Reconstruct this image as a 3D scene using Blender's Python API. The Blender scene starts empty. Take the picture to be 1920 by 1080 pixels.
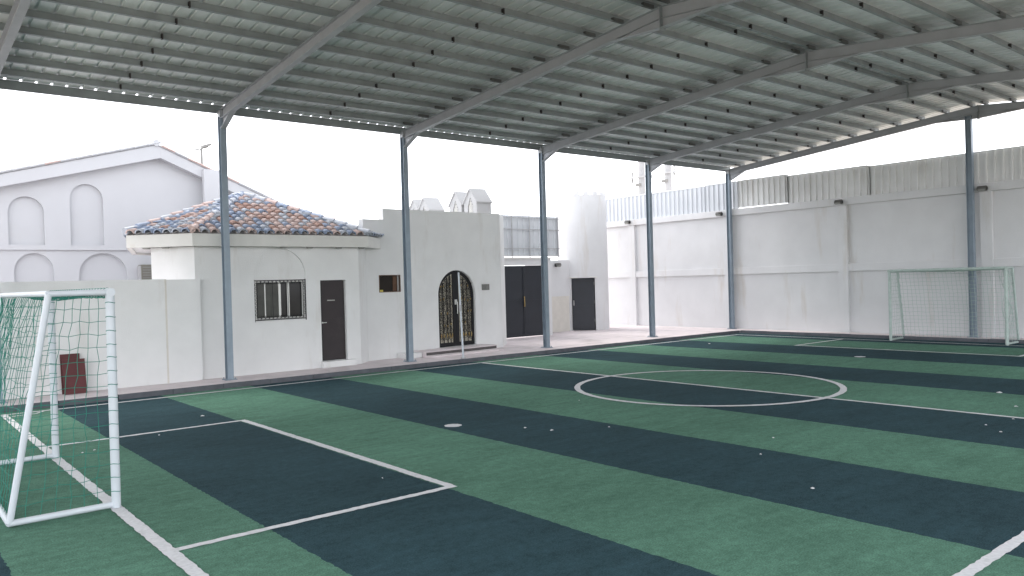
import bpy, bmesh, math, random
from mathutils import Vector, Matrix
random.seed(7)
PI = math.pi
S = bpy.context.scene
COL = S.collection

# ------------------------------------------------------------------ camera, sky, sun, exposure
cam_d = bpy.data.cameras.new('camera')
cam = bpy.data.objects.new('camera', cam_d)
COL.objects.link(cam)
_R = Vector((0.769940, -0.637519, -0.027611)); _U = Vector((0.026446, -0.011352, 0.999586)); _F = Vector((0.637568, 0.770351, -0.008119))
cam.matrix_world = Matrix(((_R.x, _U.x, -_F.x, -1.7790), (_R.y, _U.y, -_F.y, -15.7302), (_R.z, _U.z, -_F.z, 2.0224), (0, 0, 0, 1)))
cam_d.sensor_width = 36.0
cam_d.lens = 36.0 * 1470.778 / 1920.0
cam_d.clip_start = 0.05
cam_d.clip_end = 2000
S.camera = cam

SUN_DIR = Vector((-0.10, 0.60, 0.85)).normalized()      # towards the sun
world = bpy.data.worlds.new('World'); S.world = world
world.use_nodes = True
wn, wl = world.node_tree.nodes, world.node_tree.links
wn.clear()
sky = wn.new('ShaderNodeTexSky'); sky.sky_type = 'NISHITA'; sky.sun_disc = False
sky.sun_elevation = math.asin(SUN_DIR.z); sky.sun_rotation = math.atan2(SUN_DIR.x, SUN_DIR.y)
sky.air_density = 1.0; sky.dust_density = 4.0; sky.ozone_density = 1.0
hs = wn.new('ShaderNodeHueSaturation'); hs.inputs['Saturation'].default_value = 0.30
veil = wn.new('ShaderNodeMix'); veil.data_type = 'RGBA'; veil.inputs['Factor'].default_value = 0.72      # high thin overcast
tco = wn.new('ShaderNodeTexCoord'); sxyz = wn.new('ShaderNodeSeparateXYZ'); wl.new(tco.outputs['Generated'], sxyz.inputs[0])
ramp = wn.new('ShaderNodeMapRange'); ramp.inputs['From Min'].default_value = 0.0; ramp.inputs['From Max'].default_value = 0.7    # dusty air: bright at the horizon
ramp.inputs['To Min'].default_value = 14.0; ramp.inputs['To Max'].default_value = 4.5
wl.new(sxyz.outputs['Z'], ramp.inputs['Value'])
vcol = wn.new('ShaderNodeVectorMath'); vcol.operation = 'SCALE'; vcol.inputs[0].default_value = (0.97, 0.99, 1.04)
wl.new(ramp.outputs[0], vcol.inputs['Scale']); wl.new(vcol.outputs[0], veil.inputs['B'])
bg = wn.new('ShaderNodeBackground'); bg.inputs['Strength'].default_value = 0.14
wo = wn.new('ShaderNodeOutputWorld')
wl.new(sky.outputs[0], hs.inputs['Color']); wl.new(hs.outputs[0], veil.inputs['A']); wl.new(veil.outputs['Result'], bg.inputs['Color']); wl.new(bg.outputs[0], wo.inputs['Surface'])
sl = bpy.data.lights.new('sun', 'SUN'); sl.energy = 0.5; sl.angle = math.radians(25); sl.color = (1.0, 0.96, 0.90)
sun = bpy.data.objects.new('sun', sl); COL.objects.link(sun)
sun.rotation_euler = SUN_DIR.to_track_quat('Z', 'Y').to_euler()
S.view_settings.view_transform = 'Standard'; S.view_settings.look = 'None'
S.view_settings.gamma = 1.0; S.view_settings.use_curve_mapping = False
S.view_settings.exposure = 1.4

# ------------------------------------------------------------------ materials
def srgb(r, g, b):
    f = lambda c: (c/255/12.92) if c/255 <= 0.04045 else ((c/255+0.055)/1.055)**2.4
    return (f(r), f(g), f(b), 1)
def mat(name, col, rough=0.6, metal=0.0, var=0.12, scale=6.0, bump=0.0, bscale=60.0, stain=None, sscale=0.7, samt=0.5, slo=0.55, spec=0.5, stretch=None, streak=None):
    m = bpy.data.materials.new(name); m.use_nodes = True
    n, l = m.node_tree.nodes, m.node_tree.links
    p = n['Principled BSDF']
    p.inputs['Roughness'].default_value = rough; p.inputs['Metallic'].default_value = metal
    p.inputs['Specular IOR Level'].default_value = spec
    tc = n.new('ShaderNodeTexCoord')
    src = tc.outputs['Object']
    if stretch:
        mp = n.new('ShaderNodeMapping'); mp.inputs['Scale'].default_value = stretch
        l.new(src, mp.inputs['Vector']); src = mp.outputs['Vector']
    nz = n.new('ShaderNodeTexNoise'); nz.inputs['Scale'].default_value = scale; nz.inputs['Detail'].default_value = 6
    l.new(src, nz.inputs['Vector'])
    mr = n.new('ShaderNodeMapRange'); mr.inputs['From Min'].default_value = 0.25; mr.inputs['From Max'].default_value = 0.75
    mr.inputs['To Min'].default_value = 1-var; mr.inputs['To Max'].default_value = 1+var
    l.new(nz.outputs['Fac'], mr.inputs['Value'])
    mx = n.new('ShaderNodeVectorMath'); mx.operation = 'SCALE'
    mx.inputs[0].default_value = col[:3]
    l.new(mr.outputs[0], mx.inputs['Scale'])
    out = mx.outputs[0]
    if stain:
        ns = n.new('ShaderNodeTexNoise'); ns.inputs['Scale'].default_value = sscale; ns.inputs['Detail'].default_value = 8; ns.inputs['Roughness'].default_value = 0.65
        if streak:
            ms = n.new('ShaderNodeMapping'); ms.inputs['Scale'].default_value = streak
            l.new(src, ms.inputs['Vector']); l.new(ms.outputs['Vector'], ns.inputs['Vector'])
        else: l.new(src, ns.inputs['Vector'])
        rs = n.new('ShaderNodeMapRange'); rs.inputs['From Min'].default_value = slo; rs.inputs['From Max'].default_value = slo+0.22
        rs.inputs['To Min'].default_value = 0; rs.inputs['To Max'].default_value = samt
        l.new(ns.outputs['Fac'], rs.inputs['Value'])
        mm = n.new('ShaderNodeMix'); mm.data_type = 'RGBA'
        l.new(rs.outputs[0], mm.inputs['Factor']); l.new(out, mm.inputs['A']); mm.inputs['B'].default_value = stain
        out = mm.outputs['Result']
    l.new(out, p.inputs['Base Color'])
    if bump:
        nb = n.new('ShaderNodeTexNoise'); nb.inputs['Scale'].default_value = bscale; nb.inputs['Detail'].default_value = 4
        l.new(tc.outputs['Object'], nb.inputs['Vector'])
        b = n.new('ShaderNodeBump'); b.inputs['Strength'].default_value = bump; b.inputs['Distance'].default_value = 0.01
        l.new(nb.outputs['Fac'], b.inputs['Height']); l.new(b.outputs[0], p.inputs['Normal'])
    return m

M = {}
M['plaster'] = mat('plaster', (0.77, 0.77, 0.765), 0.9, var=0.05, scale=1.6, bump=0.4, bscale=40, stain=(0.50, 0.45, 0.39, 1), sscale=1.3, samt=0.42, slo=0.56, streak=(1.6, 1.6, 0.35))
M['plaster_open'] = mat('plaster_open', (0.67, 0.67, 0.68), 0.9, var=0.05, scale=1.3, bump=0.4, bscale=40, stain=(0.46, 0.38, 0.28, 1), sscale=1.2, samt=0.45, slo=0.57, streak=(1.7, 1.7, 0.28))  # darker plaster for walls in open light, narrows contrast with the shaded facade
M['house_wall'] = mat('house_wall', (0.50, 0.51, 0.535), 0.9, var=0.03, scale=1.0, bump=0.2, bscale=90, stain=(0.48, 0.46, 0.42, 1), sscale=0.9, samt=0.3, slo=0.6)  # wall tone lowered to offset the stronger light in the open
M['vent_wall'] = mat('vent_wall', (0.42, 0.42, 0.425), 0.9, var=0.05, scale=2, bump=0.2)  # darker copy of the house wall, tone lowered against full sky light
M['plaster_beige'] = mat('plaster_beige', (0.66, 0.63, 0.58), 0.9, var=0.05, bump=0.2)
M['trim'] = mat('trim', (0.72, 0.71, 0.68), 0.85, var=0.04, scale=3, bump=0.2, stain=(0.48, 0.40, 0.30, 1), sscale=1.6, samt=0.4, slo=0.58)
M['steel_blue'] = mat('steel_blue', (0.26, 0.315, 0.37), 0.5, 0.25, var=0.10, scale=5, stain=(0.30, 0.28, 0.26, 1), sscale=2.0, samt=0.3, slo=0.58)
M['steel_grey'] = mat('steel_grey', (0.38, 0.40, 0.425), 0.5, 0.1, var=0.08, scale=4)
M['purlin'] = mat('purlin', (0.27, 0.305, 0.315), 0.5, 0.15, var=0.15, scale=3)
M['lap_steel'] = mat('lap_steel', (0.12, 0.125, 0.125), 0.5, 0.2, var=0.3, scale=6)
M['dark_steel'] = mat('dark_steel', (0.035, 0.03, 0.03), 0.6, 0.2, var=0.1)
M['gate_paint'] = mat('gate_paint', (0.016, 0.019, 0.027), 0.45, 0.0, var=0.15, scale=3)
M['door_brown'] = mat('door_brown', (0.022, 0.014, 0.016), 0.55, var=0.2, scale=4, stain=(0.04, 0.032, 0.032, 1), sscale=2, samt=0.4)
M['iron'] = mat('iron', (0.012, 0.012, 0.014), 0.45, 0.4, var=0.1)
M['gold'] = mat('gold', (0.36, 0.26, 0.11), 0.45, 0.5, var=0.15, scale=20)
M['frosted'] = mat('frosted', (0.40, 0.37, 0.30), 0.3, 0.0, var=0.35, scale=9)
M['glass_dark'] = mat('glass_dark', (0.018, 0.019, 0.020), 0.12, 0.0, var=0.3, scale=3, spec=0.2)
M['glass_dusty'] = mat('glass_dusty', (0.055, 0.057, 0.05), 0.3, 0.0, var=0.3, scale=5, spec=0.25)
M['alu'] = mat('alu', (0.55, 0.55, 0.53), 0.4, 0.5, var=0.06)
M['concrete'] = mat('concrete', (0.73, 0.655, 0.665), 0.9, var=0.10, scale=1.5, bump=0.4, bscale=50, stain=(0.30, 0.27, 0.26, 1), sscale=0.8, samt=0.55, slo=0.52)
M['kerb'] = mat('kerb', (0.11, 0.115, 0.13), 0.9, var=0.2, scale=5, bump=0.4)
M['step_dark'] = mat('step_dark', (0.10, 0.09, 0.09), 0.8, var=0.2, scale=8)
M['sand'] = mat('sand', (0.55, 0.48, 0.40), 0.95, var=0.15, scale=0.6, bump=0.4, bscale=20)
M['line'] = mat('line', (0.66, 0.66, 0.68), 0.9, var=0.12, scale=30, bump=0.5, bscale=150, stain=(0.35, 0.40, 0.38, 1), sscale=5, samt=0.45, slo=0.55)
M['paper'] = mat('paper', (0.6, 0.6, 0.62), 0.8, var=0.05)
M['goal_white'] = mat('goal_white', (0.56, 0.60, 0.64), 0.45, var=0.05, scale=8, stain=(0.42, 0.42, 0.42, 1), sscale=4, samt=0.4)
M['goal_far'] = mat('goal_far', (0.42, 0.50, 0.47), 0.5, var=0.1, scale=8)
M['net_green'] = mat('net_green', (0.018, 0.20, 0.150), 0.8, var=0.2, scale=3)
M['net_pale'] = mat('net_pale', (0.40, 0.50, 0.46), 0.8, var=0.15, scale=2)
M['maroon'] = mat('maroon', (0.10, 0.020, 0.022), 0.6, var=0.2, scale=4)
M['ac'] = mat('ac', (0.17, 0.165, 0.135), 0.6, var=0.1)
M['lamp_grey'] = mat('lamp_grey', (0.22, 0.215, 0.205), 0.5, var=0.1)
M['lens'] = mat('lens', (0.30, 0.30, 0.28), 0.2, var=0.1)
M['pole_grey'] = mat('pole_grey', (0.42, 0.42, 0.43), 0.6, var=0.06)
M['yellow'] = mat('yellow', (0.65, 0.55, 0.12), 0.6)
M['brown'] = mat('brown', (0.14, 0.075, 0.045), 0.7, var=0.2)
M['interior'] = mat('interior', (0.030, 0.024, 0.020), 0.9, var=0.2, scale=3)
M['plaque'] = mat('plaque', (0.17, 0.17, 0.16), 0.5, var=0.35, scale=40)
M['tile_terra'] = mat('tile_terra', (0.45, 0.29, 0.245), 0.6, var=0.18, scale=9)
M['tile_pink'] = mat('tile_pink', (0.56, 0.43, 0.40), 0.6, var=0.15, scale=9)
M['tile_blue'] = mat('tile_blue', (0.27, 0.33, 0.45), 0.4, var=0.2, scale=9)
M['tile_pale'] = mat('tile_pale', (0.44, 0.47, 0.53), 0.45, var=0.2, scale=9)
M['mortar'] = mat('mortar', (0.48, 0.46, 0.45), 0.9, var=0.2, scale=12)
M['fence'] = mat('fence', (0.76, 0.765, 0.76), 0.55, 0.05, var=0.08, scale=1.2, stain=(0.48, 0.44, 0.38, 1), sscale=1.5, samt=0.4, slo=0.55, streak=(1.5, 1.5, 0.4))  # sheet colour raised to make up for the canopy's shade
M['fence_open'] = mat('fence_open', (0.60, 0.62, 0.65), 0.55, 0.1, var=0.05, scale=1.2)  # darker sheet colour for the open, offsets the stronger light there

def turf(name, col):
    m = bpy.data.materials.new(name); m.use_nodes = True
    n, l = m.node_tree.nodes, m.node_tree.links
    p = n['Principled BSDF']; p.inputs['Roughness'].default_value = 0.95; p.inputs['Specular IOR Level'].default_value = 0.08
    tc = n.new('ShaderNodeTexCoord')
    a = n.new('ShaderNodeTexNoise'); a.inputs['Scale'].default_value = 75; a.inputs['Detail'].default_value = 5; a.inputs['Roughness'].default_value = 0.75
    mp = n.new('ShaderNodeMapping'); mp.inputs['Scale'].default_value = (1.0, 2.6, 1)
    b = n.new('ShaderNodeTexNoise'); b.inputs['Scale'].default_value = 1.6; b.inputs['Detail'].default_value = 7; b.inputs['Roughness'].default_value = 0.7
    c = n.new('ShaderNodeTexNoise'); c.inputs['Scale'].default_value = 14; c.inputs['Detail'].default_value = 4
    l.new(tc.outputs['Object'], a.inputs['Vector']); l.new(tc.outputs['Object'], mp.inputs['Vector']); l.new(mp.outputs[0], b.inputs['Vector']); l.new(tc.outputs['Object'], c.inputs['Vector'])
    def mr(s, lo, hi):
        r = n.new('ShaderNodeMapRange'); r.inputs['From Min'].default_value = 0.3; r.inputs['From Max'].default_value = 0.7
        r.inputs['To Min'].default_value = lo; r.inputs['To Max'].default_value = hi; l.new(s, r.inputs['Value']); return r.outputs[0]
    def mul(x, y):
        q = n.new('ShaderNodeMath'); q.operation = 'MULTIPLY'; l.new(x, q.inputs[0]); l.new(y, q.inputs[1]); return q.outputs[0]
    d = n.new('ShaderNodeTexNoise'); d.inputs['Scale'].default_value = 0.35; d.inputs['Detail'].default_value = 4; l.new(tc.outputs['Object'], d.inputs['Vector'])
    f = mul(mul(mul(mr(a.outputs['Fac'], 0.50, 1.50), mr(b.outputs['Fac'], 0.82, 1.18)), mr(c.outputs['Fac'], 0.86, 1.14)), mr(d.outputs['Fac'], 0.86, 1.16))
    s = n.new('ShaderNodeVectorMath'); s.operation = 'SCALE'; s.inputs[0].default_value = col; l.new(f, s.inputs['Scale'])
    l.new(s.outputs[0], p.inputs['Base Color'])
    bp = n.new('ShaderNodeBump'); bp.inputs['Strength'].default_value = 0.6; bp.inputs['Distance'].default_value = 0.01
    l.new(a.outputs['Fac'], bp.inputs['Height']); l.new(bp.outputs[0], p.inputs['Normal'])
    return m
M['turf_light'] = turf('turf_light', (0.095, 0.200, 0.145))
M['turf_dark'] = turf('turf_dark', (0.029, 0.062, 0.074))

def sheet_mat():
    m = mat('roof_sheet', (0.78, 0.81, 0.82), 0.5, 0.05, var=0.10, scale=1.5)
    n, l = m.node_tree.nodes, m.node_tree.links
    p = n['Principled BSDF']
    old = p.inputs['Base Color'].links[0].from_socket
    tc = n.new('ShaderNodeTexCoord'); sx = n.new('ShaderNodeSeparateXYZ'); l.new(tc.outputs['Object'], sx.inputs[0])
    q = n.new('ShaderNodeMath'); q.operation = 'DIVIDE'; l.new(sx.outputs['X'], q.inputs[0]); q.inputs[1].default_value = 1.0
    fl = n.new('ShaderNodeMath'); fl.operation = 'FLOOR'; l.new(q.outputs[0], fl.inputs[0])
    wh = n.new('ShaderNodeTexWhiteNoise'); wh.noise_dimensions = '1D'; l.new(fl.outputs[0], wh.inputs['W'])
    r = n.new('ShaderNodeMapRange'); r.inputs['To Min'].default_value = 0.86; r.inputs['To Max'].default_value = 1.16; l.new(wh.outputs['Value'], r.inputs['Value'])
    sc = n.new('ShaderNodeVectorMath'); sc.operation = 'SCALE'; l.new(old, sc.inputs[0]); l.new(r.outputs[0], sc.inputs['Scale'])
    l.new(sc.outputs[0], p.inputs['Base Color'])
    r2 = n.new('ShaderNodeMapRange'); r2.inputs['To Min'].default_value = 0.34; r2.inputs['To Max'].default_value = 0.52; l.new(wh.outputs['Value'], r2.inputs['Value'])
    l.new(r2.outputs[0], p.inputs['Roughness'])
    return m
M['sheet'] = sheet_mat()

# ------------------------------------------------------------------ helpers
ROOT = {}
def thing(name, label, cat, loc=(0, 0, 0), group=None, rotz=0):
    o = bpy.data.objects.new(name, None); COL.objects.link(o)
    o.empty_display_size = 0.2
    o.location = loc; o.rotation_euler = (0, 0, rotz)
    o['label'] = label; o['category'] = cat
    if group: o['group'] = group
    ROOT[o.name] = Vector(loc)
    return o
def tag(o, label, cat, group=None):
    o['label'] = label; o['category'] = cat
    if group: o['group'] = group
    return o
def base_of(o):
    return ROOT.get(o.name, Vector((0, 0, 0)))

class MB:
    """collects shapes given in scene coordinates and links them as one mesh object"""
    def __init__(s): s.v = []; s.f = []; s.m = []; s.sm = []
    def add(s, vs, fs, mi=0, smooth=False):
        b = len(s.v); s.v += [Vector(x) for x in vs]
        for f in fs: s.f.append([b+i for i in f]); s.m.append(mi); s.sm.append(smooth)
    def box(s, x0, x1, y0, y1, z0, z1, mi=0, rot=None, org=None):
        vs = [Vector((x, y, z)) for z in (z0, z1) for y in (y0, y1) for x in (x0, x1)]
        if rot is not None:
            o = Vector(org); vs = [o + rot @ (v-o) for v in vs]
        s.add(vs, [(0, 2, 3, 1), (4, 5, 7, 6), (0, 1, 5, 4), (2, 6, 7, 3), (0, 4, 6, 2), (1, 3, 7, 5)], mi)
    def obox(s, o, ax, ay, az, mi=0):
        """box from corner o with three edge vectors"""
        o, ax, ay, az = map(Vector, (o, ax, ay, az))
        vs = [o+ax*i+ay*j+az*k for k in (0, 1) for j in (0, 1) for i in (0, 1)]
        s.add(vs, [(0, 2, 3, 1), (4, 5, 7, 6), (0, 1, 5, 4), (2, 6, 7, 3), (0, 4, 6, 2), (1, 3, 7, 5)], mi)
    def tube(s, pts, r, n=8, mi=0, cap=True, smooth=True):
        pts = [Vector(p) for p in pts]; k = len(pts); vs = []
        rr = r if isinstance(r, (list, tuple)) else [r]*k
        prev = None
        for i, p in enumerate(pts):
            t = (pts[min(i+1, k-1)]-pts[max(i-1, 0)]).normalized()
            if prev is None:
                a = Vector((0, 0, 1)) if abs(t.z) < 0.9 else Vector((1, 0, 0))
                u = t.cross(a).normalized()
            else:
                u = (prev - t*prev.dot(t)).normalized()
            prev = u; w = t.cross(u)
            for j in range(n):
                an = 2*PI*j/n; vs.append(p+(u*math.cos(an)+w*math.sin(an))*rr[i])
        fs = [(i*n+j, i*n+(j+1) % n, (i+1)*n+(j+1) % n, (i+1)*n+j) for i in range(k-1) for j in range(n)]
        s.add(vs, fs, mi, smooth)
        if cap:
            s.add(vs[:n], [tuple(range(n))[::-1]], mi); s.add(vs[-n:], [tuple(range(n))], mi)
    def prism(s, poly, d, mi=0):
        """planar polygon (3D points) extruded by vector d"""
        poly = [Vector(p) for p in poly]; d = Vector(d); n = len(poly)
        s.add(poly+[p+d for p in poly], [tuple(range(n))[::-1], tuple(range(n, 2*n))]+[(i, (i+1) % n, n+(i+1) % n, n+i) for i in range(n)], mi)
    def build(s, name, mats, parent=None, bevel=0.0):
        me = bpy.data.meshes.new(name)
        b = base_of(parent) if parent else Vector((0, 0, 0))
        me.from_pydata([tuple(v-b) for v in s.v], [], s.f)
        if not isinstance(mats, (list, tuple)): mats = [mats]
        for m in mats: me.materials.append(M[m])
        for p, mi, sm in zip(me.polygons, s.m, s.sm): p.material_index = mi; p.use_smooth = sm
        bm = bmesh.new(); bm.from_mesh(me)
        bmesh.ops.recalc_face_normals(bm, faces=bm.faces); bm.to_mesh(me); bm.free()
        o = bpy.data.objects.new(name, me); COL.objects.link(o)
        if parent:
            o.parent = parent; ROOT[o.name] = b
        if bevel:
            md = o.modifiers.new('bevel', 'BEVEL'); md.width = bevel; md.segments = 2; md.limit_method = 'ANGLE'
        return o
def struct(name, mb, m):
    o = mb.build(name, m); o['kind'] = 'structure'; return o

def arch(x0, x1, z0, zs, zt, n=20):
    """door-shaped outline: straight sides to the springing zs, half ellipse up to zt"""
    c = (x0+x1)/2; a = (x1-x0)/2
    return [(x0, z0), (x1, z0)] + [(c+a*math.cos(PI*i/n), zs+(zt-zs)*math.sin(PI*i/n)) for i in range(n+1)]
def rect(x0, x1, z0, z1): return [(x0, z0), (x1, z0), (x1, z1), (x0, z1)]
def slab(mb, outer, holes, thick, org=(0, 0, 0), udir=(1, 0, 0), mi=0):
    """upright slab: outline (u,z) with holes; its front face lies on the plane through org along udir, it goes back by thick"""
    cu = bpy.data.curves.new('tmp', 'CURVE'); cu.dimensions = '2D'; cu.fill_mode = 'BOTH'; cu.extrude = thick/2
    for ring in [outer]+list(holes):
        sp = cu.splines.new('POLY'); sp.points.add(len(ring)-1)
        for p, q in zip(sp.points, ring): p.co = (q[0], q[1], 0, 1)
        sp.use_cyclic_u = True
    ob = bpy.data.objects.new('tmp', cu); COL.objects.link(ob)
    dg = bpy.context.evaluated_depsgraph_get(); dg.update()
    me = bpy.data.meshes.new_from_object(ob.evaluated_get(dg))
    u = Vector(udir).normalized(); nb = Vector((-u.y, u.x, 0)); o = Vector(org)
    vs = [o+u*v.co.x+Vector((0, 0, v.co.y))+nb*(thick/2-v.co.z) for v in me.vertices]
    mb.add(vs, [tuple(p.vertices) for p in me.polygons], mi)
    bpy.data.objects.remove(ob); bpy.data.curves.remove(cu); bpy.data.meshes.remove(me)

# ------------------------------------------------------------------ ground, turf, markings, walkway, kerb
WZ = 0.09
g = MB(); g.box(-400, 400, -400, 400, -0.3, -0.03); struct('ground', g, 'sand')

XB = [-4.5, -2.8, -1.0, 0.8, 2.62, 4.4, 6.22, 8.15, 10.15, 12.35, 14.3, 16.35, 18.40, 20.55, 21.88]
t = MB()
NB = 520
edge = [[x_+(random.uniform(-.008, .008) if 0 < k_ < len(XB)-1 else 0) for j_ in range(NB+1)] for k_, x_ in enumerate(XB)]
for i in range(len(XB)-1):
    vs = []
    for j_ in range(NB+1):
        yy = -15.2+15.6*j_/NB
        vs += [(edge[i][j_], yy, 0), (edge[i+1][j_], yy, 0)]
    t.add(vs, [(2*j_, 2*j_+1, 2*j_+3, 2*j_+2) for j_ in range(NB)], 0 if i % 2 == 0 else 1)
struct('turf_pitch', t, ['turf_light', 'turf_dark'])

def strip(mb, pts, w, closed=False, jit=0.006, step=0.05, z=0.004):
    P = [Vector((p[0], p[1], 0)) for p in pts]
    if closed: P.append(P[0])
    dense = []
    for a, b in zip(P[:-1], P[1:]):
        k = max(1, int((b-a).length/step))
        dense += [a.lerp(b, i/k) for i in range(k)]
    dense.append(P[-1])
    n = len(dense); vs = []
    for i, p in enumerate(dense):
        if closed: tt = dense[(i+1) % (n-1)]-dense[(i-1) % (n-1)]
        else: tt = dense[min(i+1, n-1)]-dense[max(i-1, 0)]
        tt.normalize(); nn = Vector((-tt.y, tt.x, 0))
        vs.append(p+nn*(w/2+random.uniform(-jit, jit))+Vector((0, 0, z))); vs.append(p-nn*(w/2+random.uniform(-jit, jit))+Vector((0, 0, z)))
    if closed: vs[-2:] = vs[:2]
    mb.add(vs, [(2*i, 2*i+1, 2*i+3, 2*i+2) for i in range(n-1)])
LX = 21.13; NY = -13.62
w = 0.085
mk = MB()
strip(mk, [(0.0, 0), (LX, 0)], w, z=.004)
strip(mk, [(0.0, NY), (LX, NY)], w, z=.004)
strip(mk, [(0, 0.04), (0, NY-.04)], w+.02, z=.008)
strip(mk, [(LX, 0.04), (LX, NY-.04)], w, z=.008)
strip(mk, [(10.15, -0.05), (10.15, NY+.05)], w, z=.006)
cy, cr = -6.83, 2.355
strip(mk, [(10.15+cr*math.cos(2*PI*i/96), cy+cr*math.sin(2*PI*i/96)) for i in range(96)], 0.11, closed=True, z=.010)
for sx, x0 in ((1, 0.0), (-1, LX)):
    xb = x0+sx*2.676
    strip(mk, [(x0+sx*.055, -3.77), (xb+sx*.045, -3.77)], w, z=.005)
    strip(mk, [(x0+sx*.055, -9.32), (xb+sx*.045, -9.32)], w, z=.005)
    strip(mk, [(xb, -3.81), (xb, -9.28)], w+.01, z=.007)
    c = (x0+sx*4.63, -6.59)
    ring = [(c[0]+0.125*math.cos(2*PI*i/28)*random.uniform(.93, 1.05), c[1]+0.125*math.sin(2*PI*i/28)*random.uniform(.93, 1.05), .004) for i in range(28)]
    mk.add(ring, [tuple(range(28))])
strip(mk, [(0.07, -0.32), (0.45, -0.26), (0.58, -0.05)], 0.05, z=.005)
struct('pitch_markings', mk, 'line')

wk = MB()
xs_ = -7.0
while xs_ < 22.8:
    x2 = min(xs_+1.2, 22.9)
    wk.box(xs_+.004, x2-.004, 0.46, 1.02, -0.2, WZ-.003+random.uniform(-.003, .003)); xs_ = x2
xs_ = -7.0
while xs_ < 22.8:
    x2 = min(xs_+2.9, 22.9)
    wk.box(xs_+.004, x2-.004, 1.028, 4.2, -0.2, WZ-random.uniform(0, .002)); wk.box(xs_+.004, x2-.004, 4.208, 10, -0.2, WZ-random.uniform(0, .002)); xs_ = x2
wk.box(-7, 21.9, 0.47, 9.9, -0.21, WZ-.012)
wk.box(22.0, 22.9, -16.5, 0.455, -0.2, WZ-.004)
struct('walkway', wk, 'concrete')
kb = MB()
x = -7.0
while x < 21.8:
    L = 0.98
    kb.box(x+.006, min(x+L, 21.87), 0.385+random.uniform(-.004, .004), 0.458, -0.1, WZ+.006+random.uniform(-.004, .003)); x += L+.006
y = 0.38
while y > -15:
    kb.box(21.885, 21.995, y-.98, y-.006, -0.1, WZ-.0+random.uniform(-.003, .004)); y -= .986
struct('kerb', kb, 'kerb')

# ------------------------------------------------------------------ canopy over the pitch (one bolted steel structure)
FX = [-4.45, 0.05, 4.23, 8.76, 13.39, 18.05, 22.45]
YC, YR, YN = 1.10, -7.18, -15.40
ZE, ZR = 5.86, 6.60
def ztop(y): return ZR-(ZR-ZE)*abs(y-YR)/(YC-YR)
can = thing('sports_canopy', 'long open-sided steel canopy with ribbed metal roof covering the striped pitch', 'canopy', (8.7, -7.1, 0))
def ibeam_col(x, y, z0, z1, d=0.15, wd=0.13):
    m = MB()
    m.box(x-wd/2, x+wd/2, y-d/2, y-d/2+.010, z0, z1); m.box(x-wd/2, x+wd/2, y+d/2-.010, y+d/2, z0, z1)
    m.box(x-.005, x+.005, y-d/2+.010, y+d/2-.010, z0, z1)
    return m
for i, fx in enumerate(FX):
    if i >= 1:
        c = ibeam_col(fx, YC, WZ+.016, ztop(YC)-.16).build('column', 'steel_blue', can)
        b = MB(); b.box(fx-.12, fx+.12, YC-.13, YC+.13, WZ, WZ+.015)
        for sx in (-1, 1):
            for sy in (-1, 1): b.tube([(fx+sx*.09, YC+sy*.10, WZ+.014), (fx+sx*.09, YC+sy*.10, WZ+.05)], .011, 6)
        b.build('base_plate', 'steel_blue', c)
c = ibeam_col(FX[-1]-.02, -6.93, WZ, ztop(-6.93)-.23, .16, .15).build('column', 'steel_blue', can)
b = MB(); b.box(FX[-1]-.14, FX[-1]+.10, -6.93-.14, -6.93+.14, WZ-.003, WZ+.013); b.build('base_plate', 'steel_blue', c)

def rafter(fx):
    m = MB(); wd = .12; dep = .20; hk = 1.15
    for sgn in (1, -1):
        ye = YC-.075 if sgn > 0 else YN
        def Z(y): return ztop(y)
        # stations from eave to ridge: (y, depth)
        L = abs(YR-ye)
        st = [(ye, .42), (ye-sgn*.62, dep), (YR+sgn*hk, dep), (YR+sgn*.008, .36)]
        top = [(fx, y, Z(y)) for y, _ in st]; bot = [(fx, y, Z(y)-dd) for y, dd in st]
        for (t0, t1, b0, b1) in zip(top[:-1], top[1:], bot[:-1], bot[1:]):
            m.prism([(fx-.004, t0[1], t0[2]-.009), (fx-.004, t1[1], t1[2]-.009), (fx-.004, b1[1], b1[2]+.009), (fx-.004, b0[1], b0[2]+.009)], (.008, 0, 0))
            m.prism([(fx-wd/2, t0[1], t0[2]), (fx-wd/2, t1[1], t1[2]), (fx-wd/2, t1[1], t1[2]-.009), (fx-wd/2, t0[1], t0[2]-.009)], (wd, 0, 0))
            m.prism([(fx-wd/2, b0[1], b0[2]), (fx-wd/2, b1[1], b1[2]), (fx-wd/2, b1[1], b1[2]+.009), (fx-wd/2, b0[1], b0[2]+.009)], (wd, 0, 0))
        # the rolled section's own lower flange runs on above each haunch
        for a, q in ((ye-sgn*.02, ye-sgn*.60), (YR+sgn*hk*.97, YR+sgn*.02)):
            m.prism([(fx-wd/2+.002, a, Z(a)-dep), (fx-wd/2+.002, q, Z(q)-dep), (fx-wd/2+.002, q, Z(q)-dep+.009), (fx-wd/2+.002, a, Z(a)-dep+.009)], (wd-.004, 0, 0))
    r = m.build('rafter', 'steel_grey', can)
    e = MB(); e.box(fx-.075, fx+.075, YR-.007, YR+.007, ZR-.40, ZR+.008); e.build('ridge_plate', 'dark_steel' if False else 'purlin', r)
    h = MB(); h.box(fx-.07, fx+.07, YC-.072, YC+.074, ztop(YC)-.158, ztop(YC)-.012); h.build('cap_plate', 'steel_grey', r)
for fx in FX: rafter(fx)

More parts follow.
